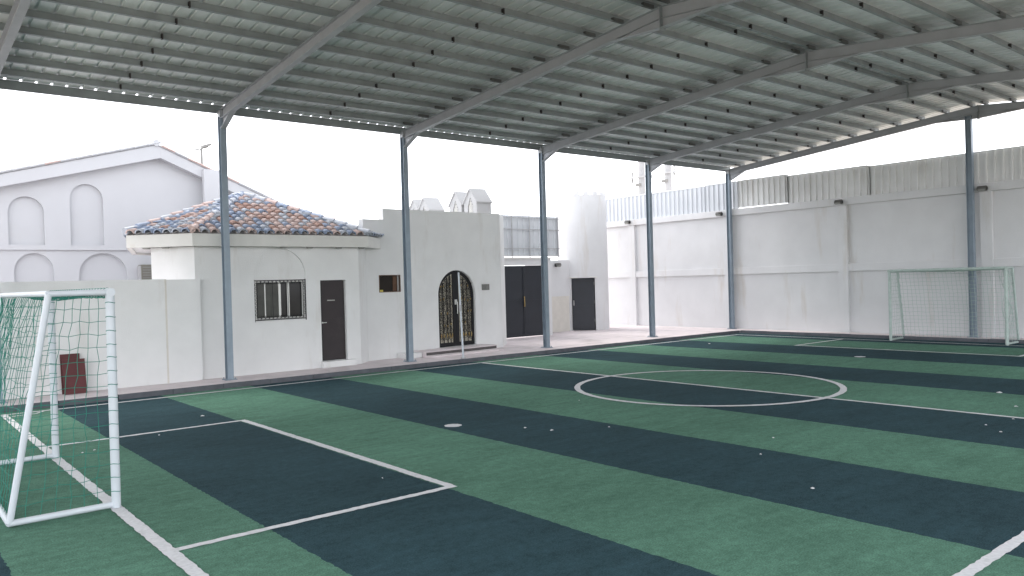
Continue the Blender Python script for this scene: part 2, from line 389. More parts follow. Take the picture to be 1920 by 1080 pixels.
XA, XZ = -5.6, 22.72
NP = 12
ph = .125
for sgn in (1, -1):
    for k in range(NP):
        y = YR+sgn*(.17+k*.690)
        z0 = ztop(y)+.002
        m = MB()
        m.box(XA, XZ, y-.004, y+.004, z0+.004, z0+ph-.004)
        m.box(XA, XZ, y-.058, y+.004, z0, z0+.004); m.box(XA, XZ, y-.004, y+.058, z0+ph-.004, z0+ph)
        for fx in FX[3:]:
            m.box(fx-.34, fx-.08, y-.064, y-.0045, z0-.005, z0+ph*.45, 1)
        p = m.build('purlin', ['purlin', 'lap_steel'], can)
        for bi, (a, b) in enumerate(zip(FX[:-1], FX[1:])):
            if (sgn > 0 and bi == 0) or (sgn < 0 and bi < 3): continue
            xm = (a+b)/2+random.uniform(-.03, .03)
            cl = MB(); cl.box(xm-.012, xm+.012, y-.062, y-.0045, z0-.004, z0+ph*.7); cl.build('cleat', 'dark_steel', p)
m = MB()       # eave member along the column heads
m.box(XA, XZ, YC+.085, YC+.095, ZE-.07, ZE+ph-.010); m.box(XA, XZ, YC+.03, YC+.085, ZE-.07, ZE-.062)
m.build('eave_beam', 'purlin', can)

def roof_sheet(sgn):
    m = MB(); pitch = .25; h = .034
    prof = []
    x = XA-.05
    while x < XZ+.28:
        prof += [(x, 0), (x+.198, 0), (x+.208, h), (x+.240, h)]; x += pitch
    zo = ph+.006
    ye = YC+.118 if sgn > 0 else YN-.1
    ys = [ye, YR]
    n = len(prof); vs = []
    for yy in ys: vs += [(px_, yy, ztop(yy)+zo+pz) for px_, pz in prof]
    m.add(vs, [(i, i+1, n+i+1, n+i) for i in range(n-1)])
    o = m.build('roof_sheet', 'sheet', can)
    return o
roof_sheet(1); roof_sheet(-1)
m = MB()
m.prism([(XA-.05, YR-.3, ztop(YR-.3)+ph+.046), (XA-.05, YR, ZR+ph+.05), (XA-.05, YR+.3, ztop(YR+.3)+ph+.046), (XA-.05, YR+.3, ztop(YR+.3)+ph+.05), (XA-.05, YR, ZR+ph+.054), (XA-.05, YR-.3, ztop(YR-.3)+ph+.05)], (XZ-XA+.1, 0, 0))
m.build('ridge_cap', 'sheet', can)

# ------------------------------------------------------------------ goals
GH = 2.05
def net_panel(m, A, B, C2, D, du, r, sag=(0, 0, 0), jit=0.012, cnt=None):
    """net on the quad A-B-C2-D (A->B along, A->D down), square mesh, pushed by sag in its middle"""
    A, B, C2, D = map(Vector, (A, B, C2, D)); sag = Vector(sag)
    nu = max(2, int(round(max((B-A).length, (C2-D).length)/du))); nv = max(2, int(round(max((D-A).length, (C2-B).length)/du)))
    J = {}
    def P(i, j):
        if (i, j) not in J:
            u, v = i/nu, j/nv
            p = A.lerp(B, u).lerp(D.lerp(C2, u), v)
            k = math.sin(PI*min(max(u, 0), 1))*math.sin(PI*(v**.8))
            e = 0 if i in (0, nu) or j in (0, nv) else 1
            J[(i, j)] = p+sag*k+Vector((random.uniform(-1, 1), random.uniform(-1, 1), random.uniform(-1, 1)))*jit*e
        return J[(i, j)]
    for i in range(nu+1): m.tube([P(i, j) for j in range(nv+1)], r, 4, cap=False, smooth=False)
    for j in range(nv+1): m.tube([P(i, j) for i in range(nu+1)], r, 4, cap=False, smooth=False)
def make_goal(name, label, group, loc, rotz, fm, nm, nr, du, rope=True):
    """local: posts on y axis at y=+-1.5, goal mouth towards +x, frame going back to -x"""
    g = thing(name, label, 'goal', (0, 0, 0), group)
    R = .040; DB = .85; DT = .50; HW = 1.5
    for s in (-1, 1):
        m = MB(); m.tube([(0, s*HW, 0), (0, s*HW, GH-.02)], R, 14); p = m.build('post', fm, g)
        if rope:
            q = MB()
            z = .16
            while z < GH-.1:
                zz = z+random.uniform(-.01, .01)
                q.tube([(R*1.03*math.cos(a*PI/6), s*HW+R*1.03*math.sin(a*PI/6), zz+.006*math.sin(a)) for a in range(13)], .0035, 4, cap=False); z += .125
            q.build('net_tie', nm, p)
        m = MB(); m.tube([(-DT, s*HW, GH-.04), (-DB, s*HW, .03)], R*.72, 10); m.build('back_brace', fm, g)
        m = MB(); m.tube([(-.02, s*HW, GH-.035), (-DT, s*HW, GH-.035)], R*.72, 10); m.build('top_arm', fm, g)
        m = MB(); m.tube([(-.03, s*HW, .030), (-DB, s*HW, .030)], R*.72, 10); m.build('ground_bar', fm, g)
    m = MB(); m.tube([(0, -HW-R, GH-.035), (0, HW+R, GH-.035)], R, 14); c = m.build('crossbar', fm, g)
    if rope:
        q = MB()
        y = -HW+.1
        while y < HW:
            q.tube([(R*1.03*math.cos(a*PI/6), y+.004*math.sin(a*2), GH-.035+R*1.03*math.sin(a*PI/6)) for a in range(13)], .0035, 4, cap=False); y += .125
        q.tube([(-R*.8+.003*math.sin(i), -HW+i*.1, GH-.075-.012*abs(math.sin(i*1.3))) for i in range(31)], .007, 5)
        q.build('net_tie', nm, c)
    m = MB(); m.tube([(-DB, -HW, .03), (-DB, HW, .03)], R*.72, 10); m.build('ground_bar', fm, g)
    m = MB(); m.tube([(-DT, -HW, GH-.035), (-DT, HW, GH-.035)], R*.72, 10); m.build('rear_bar', fm, g)
    n = MB()
    net_panel(n, (-DT, -HW, GH-.04), (-DT, HW, GH-.04), (-DB, HW, .04), (-DB, -HW, .04), du, nr, sag=(-.10, 0, 0))
    net_panel(n, (-.0, -HW, GH-.03), (0, HW, GH-.03), (-DT, HW, GH-.04), (-DT, -HW, GH-.04), du, nr, sag=(0, 0, -.07))
    for s in (-1, 1):
        net_panel(n, (-.035, s*HW, GH-.06), (-DT, s*HW, GH-.06), (-DB, s*HW, .05), (-.035, s*HW, .05), du, nr, sag=(0, -s*.03, 0))
        q = [(-DT-.0-(DB-DT)*i/24+random.uniform(-.02, .02), s*(HW-.03)+random.uniform(-.02, .02), GH-.06-(GH-.1)*i/24) for i in range(25)]
        n.tube(q, .009, 5)
    # slack netting hanging in folds in the far back corner
    for f in range(5):
        y0 = 1.42-f*.045
        n.tube([(-DT*.75-.02*f-.25*(i/16)+random.uniform(-.015, .015), y0+.05*math.sin(i*.7+f), GH-.08-(GH-.35)*i/16) for i in range(17)], nr*1.25, 4, cap=False, smooth=False)
    n.build('net', nm, g)
    g.location = loc; g.rotation_euler = (0, 0, rotz)
    return g
make_goal('football_goal', 'near white goal with dark green net at the left edge of the pitch', 'small-sided football goals', (0, -6.18, .012), 0, 'goal_white', 'net_green', .0026, .12)
make_goal('football_goal', 'far pale goal with whitish net standing before the right end wall', 'small-sided football goals', (LX, -6.70, .012), PI, 'goal_far', 'net_pale', .0042, .11)

# ------------------------------------------------------------------ tiled gatehouse
BX = 5.73
PLAN = [(3.62, 1.35), (7.82, 1.35), (8.88, 2.40), (8.88, 5.60), (7.82, 6.65), (4.60, 6.65), (3.48, 5.60), (2.58, 2.40)]
def octo(inset):
    """eaves outline moved inwards by inset, front edge first, counter-clockwise"""
    n = len(PLAN); L = []
    for i in range(n):
        a, b = Vector(PLAN[i]), Vector(PLAN[(i+1) % n]); t_ = (b-a).normalized(); nn = Vector((-t_.y, t_.x))
        L.append((a+nn*inset, t_))
    out = []
    for i in range(n):
        (p, d), (q, e_) = L[i-1], L[i]
        k = ((q-p).x*e_.y-(q-p).y*e_.x)/(d.x*e_.y-d.y*e_.x)
        out.append(tuple(p+d*k))
    return out
gh = thing('gatehouse', 'small white octagonal gatehouse with a mixed blue and terracotta barrel tile roof', 'building', (BX, 4.0, 0))
O = octo(.30); O[7] = (3.06, 2.36); O[6] = (3.95, 5.60)
wl_ = MB()
holes = [arch(5.04, 6.29, 1.26, 2.30, 2.94), rect(6.655, 7.325, .24, 2.18)]
slab(wl_, rect(O[0][0], O[1][0], 0, 2.97), holes, .05, org=(0, 1.65, 0))
slab(wl_, rect(O[0][0]+.06, O[1][0]-.06, 0, 2.965), [rect(5.06, 6.27, 1.29, 2.215), rect(6.655, 7.325, .24, 2.18)], .12, org=(0, 1.702, 0))
for i in range(1, 8):
    a, b = O[i], O[(i+1) % 8]
    u = Vector((b[0]-a[0], b[1]-a[1], 0)); L = u.length
    hs_ = []
    if i == 7: hs_ = []
    slab(wl_, rect(0, L, 0, 2.97), hs_, .05, org=(a[0], a[1], 0), udir=u)
    slab(wl_, rect(.05, L-.05, 0, 2.965), [], .08, org=Vector((a[0], a[1], 0))+Vector((-u.y, u.x, 0)).normalized()*.0502, udir=u)
wall = wl_.build('wall', 'plaster', gh)
# interior dark box behind window
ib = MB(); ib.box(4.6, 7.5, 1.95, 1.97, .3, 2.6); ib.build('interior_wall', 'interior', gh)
e = MB(); Oe = octo(0.0); ns = 2.965
for i in range(8):
    a, b = Oe[i], Oe[(i+1) % 8]; Oi = octo(.10); c, d = Oi[i], Oi[(i+1) % 8]
    e.add([(a[0], a[1], ns), (b[0], b[1], ns), (b[0], b[1], 3.235), (a[0], a[1], 3.235), (c[0], c[1], ns), (d[0], d[1], ns), (d[0], d[1], 3.235), (c[0], c[1], 3.235)],
          [(0, 1, 2, 3), (5, 4, 7, 6), (0, 4, 5, 1), (3, 2, 6, 7)])
e.build('fascia', 'trim', gh)
sf = MB(); o1 = octo(.10); sf.add([(p[0], p[1], 3.02) for p in o1], [tuple(range(8))]); sf.build('soffit', 'plaster', gh)
for (lx, ly) in ((4.35, 1.51), (5.7, 1.51), (6.35, 1.51), (7.1, 1.51), (7.75, 1.58), (3.25, 1.97), (2.95, 2.27)):
    m = MB(); m.tube([(lx, ly, 3.018), (lx, ly, 2.955), (lx, ly, 2.935)], [.085, .085, .06], 16); m.build('soffit_light', 'lens', gh)

# barrel tiles laid course by course on each roof face
AP = Vector((BX, 4.0, 4.36))
tl = MB()
def roof_face(a, b):
    a = Vector((a[0], a[1], 3.245)); b = Vector((b[0], b[1], 3.245))
    u = (b-a).normalized(); L = (b-a).length
    mid = (a+b)/2; foot = a+u*((AP-a).dot(u)); s = (AP-foot); SL = s.length; s.normalize()
    nrm = u.cross(s).normalized()
    if nrm.z < 0: nrm = -nrm
    xa = (AP-a).dot(u)
    tl.add([a, b, AP], [(0, 1, 2)], 4)
    rows = max(6, int(SL/.235)); dr = SL/rows
    wt = .205
    for r in range(rows):
        v0 = r*dr-.05; v1 = (r+1)*dr+.02
        vm = min(max((r+.5)*dr, 0), SL)
        lo = xa*vm/SL; hi = L-(L-xa)*vm/SL
        if hi-lo < .08: continue
        k = max(1, int(round((hi-lo)/wt)))
        off = (L/2) % wt
        i0 = math.ceil((lo-off)/wt-.3); i1 = math.floor((hi-off)/wt+.3)
        for i in range(i0, i1+1):
            c = off+i*wt
            edge = (r == 0 or r >= rows-2 or c-lo < wt*.9 or hi-c < wt*.9)
            h = random.random()
            if edge: mi = 2 if h < .46 else (3 if h < .78 else 1)
            elif r <= 2: mi = 2 if h < .30 else (3 if h < .50 else (1 if h < .82 else 0))
            else: mi = 2 if h < .13 else (3 if h < .32 else (1 if h < .72 else 0))
            vs = []
            n = 6
            jz = random.uniform(0, .012); jr = random.uniform(-.012, .012)
            for v, rad, lift in ((v0, .098, .030), (v1, .080, .0)):
                for q in range(n+1):
                    an = PI*q/n
                    vs.append(a+u*(c-math.cos(an)*rad+jr*(v-v0))+s*v+nrm*(math.sin(an)*rad*.95+lift+jz))
            for q in range(n+1):
                an = PI*q/n
                vs.append(a+u*(c-math.cos(an)*.076)+s*v0+nrm*(math.sin(an)*.074+.022+jz))
            tl.add(vs, [(q, q+1, n+1+q+1, n+1+q) for q in range(n)]+[(2*(n+1)+q, 2*(n+1)+q+1, q+1, q) for q in range(n)], mi, True)
for i in range(8): roof_face(Oe[i], Oe[(i+1) % 8])
roof = tl.build('tile_roof', ['tile_terra', 'tile_pink', 'tile_blue', 'tile_pale', 'mortar'], gh)
hp = MB()
for i in range(8):
    p0 = Vector((Oe[i][0], Oe[i][1], 3.28)); d = AP+Vector((0, 0, .05))-p0; k = 11
    for j in range(k):
        a = p0+d*(j/k-.008); b = p0+d*((j+1)/k+.02)
        hp.tube([a+Vector((0, 0, .045)), b+Vector((0, 0, .02))], [.085, .066], 8, mi=random.choice([0, 1, 1, 1, 2]))
hp.tube([AP+Vector((0, 0, .02)), AP+Vector((0, 0, .10)), AP+Vector((0, 0, .14))], [.13, .10, .02], 10, mi=1)
hp.build('hip_tiles', ['tile_blue', 'tile_pale', 'tile_pink'], roof)

# window with grille
wf = MB()
X0, X1, Z0, Z1 = 5.06, 6.27, 1.29, 2.215
for (a, b, c, d) in ((X0, X1, Z0, Z0+.055), (X0, X1, Z1-.055, Z1), (X0, X0+.05, Z0+.056, Z1-.056), (X1-.06, X1, Z0+.056, Z1-.056), (5.635, 5.69, Z0+.056, Z1-.056), (5.845, 5.90, Z0+.056, Z1-.056), (5.30, 5.325, Z0+.056, Z1-.056)):
    wf.box(a, b, 1.712, 1.752, c, d)
win = wf.build('window', 'alu', gh)
m = MB(); m.box(X0+.05, 5.636, 1.728, 1.734, Z0+.05, Z1-.05); m.build('pane', 'glass_dusty', win)
m = MB(); m.box(5.689, 5.846, 1.730, 1.736, Z0+.05, Z1-.05); m.box(5.899, X1-.055, 1.742, 1.748, Z0+.05, Z1-.05); m.build('pane', 'glass_dark', win)
gr = MB()
for z in (Z0+.01, Z1-.012): gr.box(X0-.02, X1+.02, 1.662, 1.678, z-.009, z+.009)
for xx in (X0-.012, X1+.012): gr.box(xx-.008, xx+.008, 1.662, 1.678, Z0-.03, Z1+.01)
for k in range(13):
    xx = X0+.05+k*.0925
    gr.tube([(xx, 1.670, Z0+.012), (xx, 1.670, Z0+.11)], .006, 5); gr.tube([(xx, 1.670, Z1-.10), (xx, 1.670, Z1-.012)], .006, 5)
    if k % 4 == 0: gr.tube([(xx, 1.670, Z0+.1), (xx, 1.670, Z1-.09)], .006, 5)
for k in range(12):
    xx = X0+.096+k*.0925
    for zc in (Z0+.055, Z1-.05):
        gr.tube([(xx+.036*math.cos(a*PI/6), 1.664, zc+.036*math.sin(a*PI/6)) for a in range(13)], .0045, 4, cap=False)
for k in range(9):
    zc = Z0+.14+k*.085
    for xx in (X0+.03, X1-.03):
        gr.tube([(xx+.03*math.cos(a*PI/6), 1.664, zc+.03*math.sin(a*PI/6)) for a in range(13)], .0045, 4, cap=False)
gr.build('grille', 'iron', win)
# door
d = MB(); d.box(6.665, 7.315, 1.735, 1.775, .245, 2.17)
d.box(6.72, 7.26, 1.728, 1.7349, 1.35, 2.08); d.box(6.72, 7.26, 1.728, 1.7349, .36, 1.25)
dr = d.build('door', 'door_brown', gh)
m = MB(); m.box(6.86, 7.06, 1.722, 1.7279, 1.68, 1.705); m.build('sticker', 'lens', dr)
m = MB(); m.tube([(6.72, 1.70, 1.16), (6.72, 1.735, 1.16)], .02, 8); m.tube([(6.72, 1.70, 1.16), (6.82, 1.70, 1.16)], .010, 8); m.build('handle', 'alu', dr)
m = MB(); m.box(6.60, 7.50, 1.50, 1.649, WZ, .235); m.build('doorstep', 'plaster', gh, .01)

# ------------------------------------------------------------------ white yard wall left of the gatehouse
yw = thing('boundary_wall', 'low plain white wall left of the gatehouse behind the near goal', 'wall', (0, 1.62, 0))
m = MB(); m.box(-7, 3.13, 1.57, 1.77, 0, 2.275); m.build('panel', 'plaster', yw)
m = MB(); m.box(3.132, 3.82, 1.562, 1.77, 0, 2.262); m.build('panel', 'plaster', yw)
m = MB(); m.box(3.095, 3.131, 1.560, 1.5699, .0, 2.27); m.build('joint_strip', 'plaster_beige', yw)

# ------------------------------------------------------------------ entrance building with arched iron door
A0 = Vector((8.1, 2.1, 0)); B0 = Vector((12.85, 2.45, 0)); UE = (B0-A0).normalized(); NE = Vector((-UE.y, UE.x, 0)); LE = (B0-A0).length
def ex(x): return (x-A0.x)/UE.x
def EP(u, d, z): return A0+UE*u+NE*d+Vector((0, 0, z))
en = thing('entrance_building', 'flat-roofed white entrance block with arched black iron double door', 'building', (10.5, 2.3, 0))
m = MB()
out = [(0, 0), (LE, 0), (LE, 4.05), (ex(8.72), 4.02), (ex(8.72), 3.73), (0, 3.73)]
dh = arch(ex(10.47), ex(11.82), .24, 1.70, 2.39)
slab(m, out, [dh, rect(ex(8.55), ex(9.19), 1.85, 2.27)], .22, org=A0, udir=UE)
# chamfered right corner and right flank, roof slab behind the parapet
c0 = EP(LE, 0, 0); c1 = c0+Vector((.82, .82, 0)).copy()
u2 = (c1-c0); slab(m, rect(0, u2.length, 0, 4.05), [], .2, org=c0+Vector((.0, .0, 0)), udir=u2)
slab(m, rect(0, 5.5, 0, 4.05), [], .2, org=c1, udir=(0, 1, 0))
m.box(8.95, c1.x-.21, 3.4, 8.7, 0, 3.6); m.obox(EP(.1, .221, 3.4), UE*(LE-.1), NE*1.6, (0, 0, .2))
m.box(7.6, 8.94, 4.6, 8.7, 0, 3.80)
m.build('wall', 'plaster', en)
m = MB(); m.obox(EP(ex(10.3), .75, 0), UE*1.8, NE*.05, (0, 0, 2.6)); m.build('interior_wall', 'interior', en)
# arched door
door = MB()
cx = ex(11.145); hw = .655
def ring(r0, off, n=24):
    k = r0/hw
    return [(cx-r0, .26)]+[(cx-r0*math.cos(PI*i/n), 1.70+(.67*k)*math.sin(PI*i/n)) for i in range(n+1)]+[(cx+r0, .26)]
def arch_pts(r): return [EP(u, .09, z) for u, z in ring(r, 0)]
def bar(mb, p, q, wd, mi=0, dep=.04, d0=.07):
    p = Vector((p[0], p[1])); q = Vector((q[0], q[1])); t = (q-p).normalized(); nn = Vector((-t.y, t.x))*wd/2
    poly = [EP(*(p+nn).to_tuple()[:1], d0, (p+nn).y), EP((p-nn).x, d0, (p-nn).y), EP((q-nn).x, d0, (q-nn).y), EP((q+nn).x, d0, (q+nn).y)]
    mb.prism(poly, NE*dep, mi)
rg = ring(hw-.035, 0)
for p, q in zip(rg[:-1], rg[1:]): bar(door, p, q, .085)
bar(door, (cx-hw, .31), (cx+hw, .31), .10, d0=.074, dep=.03)
dframe = door.build('door_frame', 'iron', en)
for s in (-1, 1):
    lf = MB()
    bar(lf, (cx+s*.052, .36), (cx+s*.052, 2.33), .10, d0=.066)
    bar(lf, (cx+s*.30, .36), (cx+s*.30, 2.18), .018, d0=.078, dep=.02)
    bar(lf, (cx+s*.44, .36), (cx+s*.44, 2.02), .014, d0=.078, dep=.02)
    bar(lf, (cx+s*.19, .36), (cx+s*.19, 2.28), .014, d0=.078, dep=.02)
    leaf = lf.build('door_leaf', 'iron', en)
    sc = MB(); gd = MB()
    def scr(u, z, r, turn, mb, rad=.0065, k=14, a0=0):
        pts = []
        for i in range(k+1):
            a = a0+turn*2*PI*1.25*i/k; rr = r*(1-.72*i/k)
            pts.append(EP(u+rr*math.cos(a), .068, z+rr*math.sin(a)))
        mb.tube(pts, rad, 5)
    z = .50
    row = 0
    while z < 2.16:
        lim = hw if z < 1.70 else hw*math.sqrt(max(0, 1-((z-1.70)/.67)**2))
        for uc in (.20, .32, .44, .545):
            if uc+.07 < lim:
                scr(cx+s*uc, z, .085, s*(1 if row % 2 else -1), sc, a0=random.uniform(0, 6))
                scr(cx+s*uc, z+.09, .06, -s, sc, a0=random.uniform(0, 6))
                if row % 2 == 0:
                    z2 = z+random.uniform(-.05, .05)
                    if random.random() < .7: gd.tube([EP(cx+s*uc+.0, .060, z2-.02), EP(cx+s*uc, .060, z2+.02), EP(cx+s*uc+.02, .060, z2+.05)], [.006, random.uniform(.012, .022), .005], 6)
        z += .175; row += 1
    for uc in (.16, .25, .34, .46, .55):
        gd.tube([EP(cx+s*uc, .060, .50), EP(cx+s*uc, .060, .56), EP(cx+s*uc, .060, .63)], [.006, .022, .005], 6)
    sc.build('scrollwork', 'iron', leaf); gd.build('gilt_ornament', 'gold', leaf)
    pn = MB()
    pts = [(cx+s*.10, .36), (cx+s*.58, .36), (cx+s*.58, 1.70)]+[(cx+s*.58*math.cos(a*PI/20), 1.70+.60*math.sin(a*PI/20)) for a in range(1, 9)]+[(cx+s*.10, 2.28)]
    pn.prism([EP(u, .10, z) for u, z in pts], NE*.012); pn.build('pane', 'frosted', leaf)
m = MB(); m.tube([EP(cx+.03, .035, 1.16), EP(cx+.03, .035, 1.50)], .014, 8)
m.tube([EP(cx+.03, .066, 1.18), EP(cx+.03, .035, 1.18)], .010, 6); m.tube([EP(cx+.03, .066, 1.48), EP(cx+.03, .035, 1.48)], .010, 6)
m.obox(EP(cx-.045, .060, 1.42), UE*.09, NE*.005, (0, 0, .14)); m.build('door_handle', 'alu', en)
# hatch window
hz = MB(); u0, u1 = ex(8.55), ex(9.19)
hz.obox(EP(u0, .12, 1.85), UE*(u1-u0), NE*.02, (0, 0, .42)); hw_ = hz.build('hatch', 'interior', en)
m = MB(); m.obox(EP(u1-.15, .10, 1.87), UE*.12, NE*.015, (0, 0, .38)); m.build('curtain', 'brown', hw_)
m = MB(); m.obox(EP(u0+.03, .08, 1.85), UE*.13, NE*.03, (0, 0, .05)); m.build('sticker', 'yellow', hw_)
fr = MB()
for a, b, c, d_ in ((u0-.015, u1+.015, 1.835, 1.85), (u0-.015, u1+.015, 2.27, 2.285), (u0-.015, u0, 1.8505, 2.2695), (u1, u1+.015, 1.8505, 2.2695)):
    fr.obox(EP(a, -.012, c), UE*(b-a), NE*.06, (0, 0, d_-c))
fr.build('hatch_frame', 'brown', hw_)
# intercom box right of the door
pq = MB(); pq.obox(EP(ex(12.08), -.035, 1.80), UE*.27, NE*.035, (0, 0, .17)); pq.obox(EP(ex(12.11), -.040, 1.83), UE*.10, NE*.006, (0, 0, .11)); pq.obox(EP(ex(12.23), -.040, 1.83), UE*.09, NE*.006, (0, 0, .11), 1)
pq.build('intercom', ['plaque', 'lamp_grey'], en, .004)
# steps
sp = MB(); sp.obox(EP(ex(9.50), -.62, WZ), UE*2.55, NE*.61, (0, 0, .15)); st = sp.build('doorstep', 'concrete', en, .012)
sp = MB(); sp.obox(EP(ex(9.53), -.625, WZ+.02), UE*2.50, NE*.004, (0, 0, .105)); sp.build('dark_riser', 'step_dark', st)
sp = MB()
pl = [EP(ex(9.45)+.18-.18*math.cos(a*PI/12), -.64-.32*math.sin(a*PI/12), WZ) for a in range(7)]+[EP(ex(12.0), -.96, WZ), EP(ex(12.25), -.64, WZ)]
sp.prism(pl, (0, 0, .055)); sp.build('lower_step', 'concrete', en, .01)
m = MB(); m.obox(EP(ex(9.02), -.50, WZ), UE*.47, NE*.49, (0, 0, .13)); m.build('side_block', 'plaster', en, .01)

# four little gabled vents on that roof
def turret(yc, label, zr):
    t_ = thing('roof_turret', label, 'roof vent', (13.2, yc, 3.6), 'gabled roof vents on the entrance block')
    x0, x1 = 12.95, 13.52; hw2 = .33; ze = zr-.40
    m = MB()
    slab(m, [(-hw2, 3.6), (hw2, 3.6), (hw2, ze), (0, zr), (-hw2, ze)], [[(-.13, 3.75), (.13, 3.75), (.13, ze-.14), (0, ze+.14), (-.13, ze-.14)]], .07, org=(x0, yc, 0), udir=(0, -1, 0))
    m.box(x0+.07, x1, yc-hw2, yc+hw2, 3.6, ze-.02)
    m.build('wall', 'vent_wall', t_)
    m = MB()
    for s in (-1, 1):
        m.prism([(x0-.04, yc+s*(hw2+.05), ze-.02), (x0-.04, yc, zr+.03), (x0-.04, yc, zr-.015), (x0-.04, yc+s*(hw2+.03), ze-.06)], (x1-x0+.06, 0, 0))
    m.build('roof', 'vent_wall', t_)
    m = MB(); m.box(x0+.055, x0+.065, yc-.14, yc+.14, 3.7, ze+.12); m.build('pane', 'glass_dark', t_)
    m = MB()
    for k in (-.08, -.04, 0, .04, .08): m.tube([(x0+.02, yc+k, 3.75), (x0+.02, yc+k, ze+.08-abs(k)*2.3)], .012, 5)
    m.build('grille', 'trim', t_)
turret(4.0, 'nearest gabled white roof vent, rightmost of the four on the entrance block', 4.96)
turret(4.80, 'second gabled white roof vent from the right on the entrance block', 4.94)
turret(6.63, 'third gabled white roof vent from the right, its window almost hidden by the parapet', 4.94)
turret(7.26, 'leftmost and farthest gabled white roof vent behind the parapet', 4.94)

# ------------------------------------------------------------------ vehicle gate, its wall and the screen above it
gw = thing('gate_wall', 'white wall framing the black double gate between entrance block and tower', 'wall', (16, 4.8, 0))
m = MB(); slab(m, rect(13.6, 16.98, 0, 2.79), [rect(14.86, 16.72, -.02, 2.58)], .25, org=(0, 4.75, 0))
m.box(16.75, 16.98, 5.002, 5.9, 0, 2.785); m.box(16.985, 20, 5.9, 6.1, 0, 2.78); m.build('wall', 'plaster_open', gw)
m = MB(); m.box(14.6, 16.985, 4.70, 4.999, 2.791, 2.85); m.build('coping', 'trim', gw)
m = MB(); m.box(17.97, 18.9, 5.87, 5.899, WZ, 1.42); m.build('patch', 'plaster_beige', gw)
dg_ = thing('vehicle_gate', 'tall black double-leaf metal gate left of the round tower', 'gate', (15.8, 4.85, WZ))
for s, (a, b) in ((0, (14.87, 15.775)), (1, (15.79, 16.71))):
    m = MB(); m.box(a, b, 4.83, 4.86, .12, 2.56)
    for (p, q, r_, t_) in ((a, b, .12, .19), (a, b, 2.49, 2.56), (a, b, 1.32, 1.38), (a, a+.05, .1905, 2.4895), (b-.05, b, .1905, 2.4895)):
        m.box(p, q, 4.812, 4.8295, r_, t_)
    m.build('gate_leaf', 'gate_paint', dg_)
m = MB(); m.tube([(15.74, 4.775, 1.15), (15.74, 4.775, 1.50)], .02, 8); m.tube([(15.74, 4.775, 1.17), (15.74, 4.812, 1.17)], .012, 6); m.tube([(15.74, 4.775, 1.48), (15.74, 4.812, 1.48)], .012, 6); m.build('handle', 'gold', dg_)

def corrugated(mb, p, u, L, z0, z1, pitch=.21, dep=.035, zj=0.0):
    """upright trapezoidal sheet along u from p; ribs towards the camera side"""
    u = Vector(u).normalized(); nn = Vector((u.y, -u.x, 0)); p = Vector(p)
    prof = []; s = 0
    while s < L-1e-3:
        prof += [(s, 0), (min(s+pitch*.62, L), 0), (min(s+pitch*.70, L), dep), (min(s+pitch*.92, L), dep)]; s += pitch
    prof.append((L, 0)); n = len(prof)
    lo = [p+u*a+nn*d_+Vector((0, 0, z0)) for a, d_ in prof]; hi = [p+u*a+nn*d_+Vector((0, 0, z1+zj)) for a, d_ in prof]
    mb.add(lo+hi, [(i, i+1, n+i+1, n+i) for i in range(n-1)])
gs = thing('screen_panel', 'pale ribbed metal screen on a pipe frame above the black double gate', 'screen', (16.1, 4.9, 2.85))
m = MB(); corrugated(m, (14.55, 4.97, 0), (1, 0, 0), 3.0, 2.90, 4.30, pitch=.24, dep=.03); m.build('sheet', 'fence_open', gs)
m = MB()
for z in (2.90, 3.16, 3.82, 4.22): m.box(14.5, 17.6, 4.905, 4.93, z-.012, z+.012)
for xx in (14.62, 15.35, 16.15, 16.95, 17.50): m.box(xx-.018, xx+.018, 4.886, 4.9049, 2.85, 4.28)
m.build('frame', 'pole_grey', gs)

# ------------------------------------------------------------------ round crenellated tower
TC = Vector((19.93, 6.13, 0)); TR = .97; TH = 5.24
fd = Vector((-1.78-TC.x, -15.73-TC.y, 0)).normalized(); a0 = math.atan2(fd.y, fd.x)
tw = thing('round_tower', 'round white tower with small battlements and a narrow black door', 'tower', TC)
m = MB(); NS = 72; hd = .44
ha = math.asin(hd/TR)
angs = sorted([a0+ha, a0-ha+2*PI]+[a0+ha+(2*PI-2*ha)*i/NS for i in range(1, NS)])
def tp(a, r, z): return TC+Vector((r*math.cos(a), r*math.sin(a), z))
for a, b in zip(angs[:-1], angs[1:]):
    m.add([tp(a, TR*1.015, 0), tp(b, TR*1.015, 0), tp(b, TR, TH), tp(a, TR, TH)], [(0, 1, 2, 3)], 0, True)
da = [a0-ha+2*ha*i/16 for i in range(17)]
for a, b in zip(da[:-1], da[1:]):
    m.add([tp(a, TR*1.009, 2.09), tp(b, TR*1.009, 2.09), tp(b, TR, TH), tp(a, TR, TH)], [(0, 1, 2, 3)], 0, True)
rd = Vector((-fd.y, fd.x, 0))
for s in (-1, 1):
    p = TC+fd*.74+rd*(s*hd); q = TC+fd*(math.sqrt((TR*1.015)**2-hd**2)-.001)+rd*s*hd
    m.add([p, q, q+Vector((0, 0, 2.09)), p+Vector((0, 0, 2.09))], [(0, 1, 2, 3)])
cap = [TC+fd*.74+rd*(hd), TC+fd*.74-rd*hd]
m.add([cap[0]+Vector((0, 0, 2.09)), cap[1]+Vector((0, 0, 2.09))]+[tp(a, TR*1.009, 2.09) for a in da], [tuple(range(19))])
m.add([tp(2*PI*i/NS, TR*.999, TH-.02) for i in range(NS)], [tuple(range(NS))])
m.build('wall', 'plaster_open', tw)
m = MB()
for k in range(16):
    a = a0+2*PI*(k+.5)/16; da_ = .105
    pts = [tp(a-da_+da_*2*i/4, TR+.012, TH-.03) for i in range(5)]+[tp(a+da_-da_*2*i/4, TR-.13, TH-.03) for i in range(5)]
    m.prism(pts, (0, 0, .16))
m.build('battlements', 'plaster_open', tw)
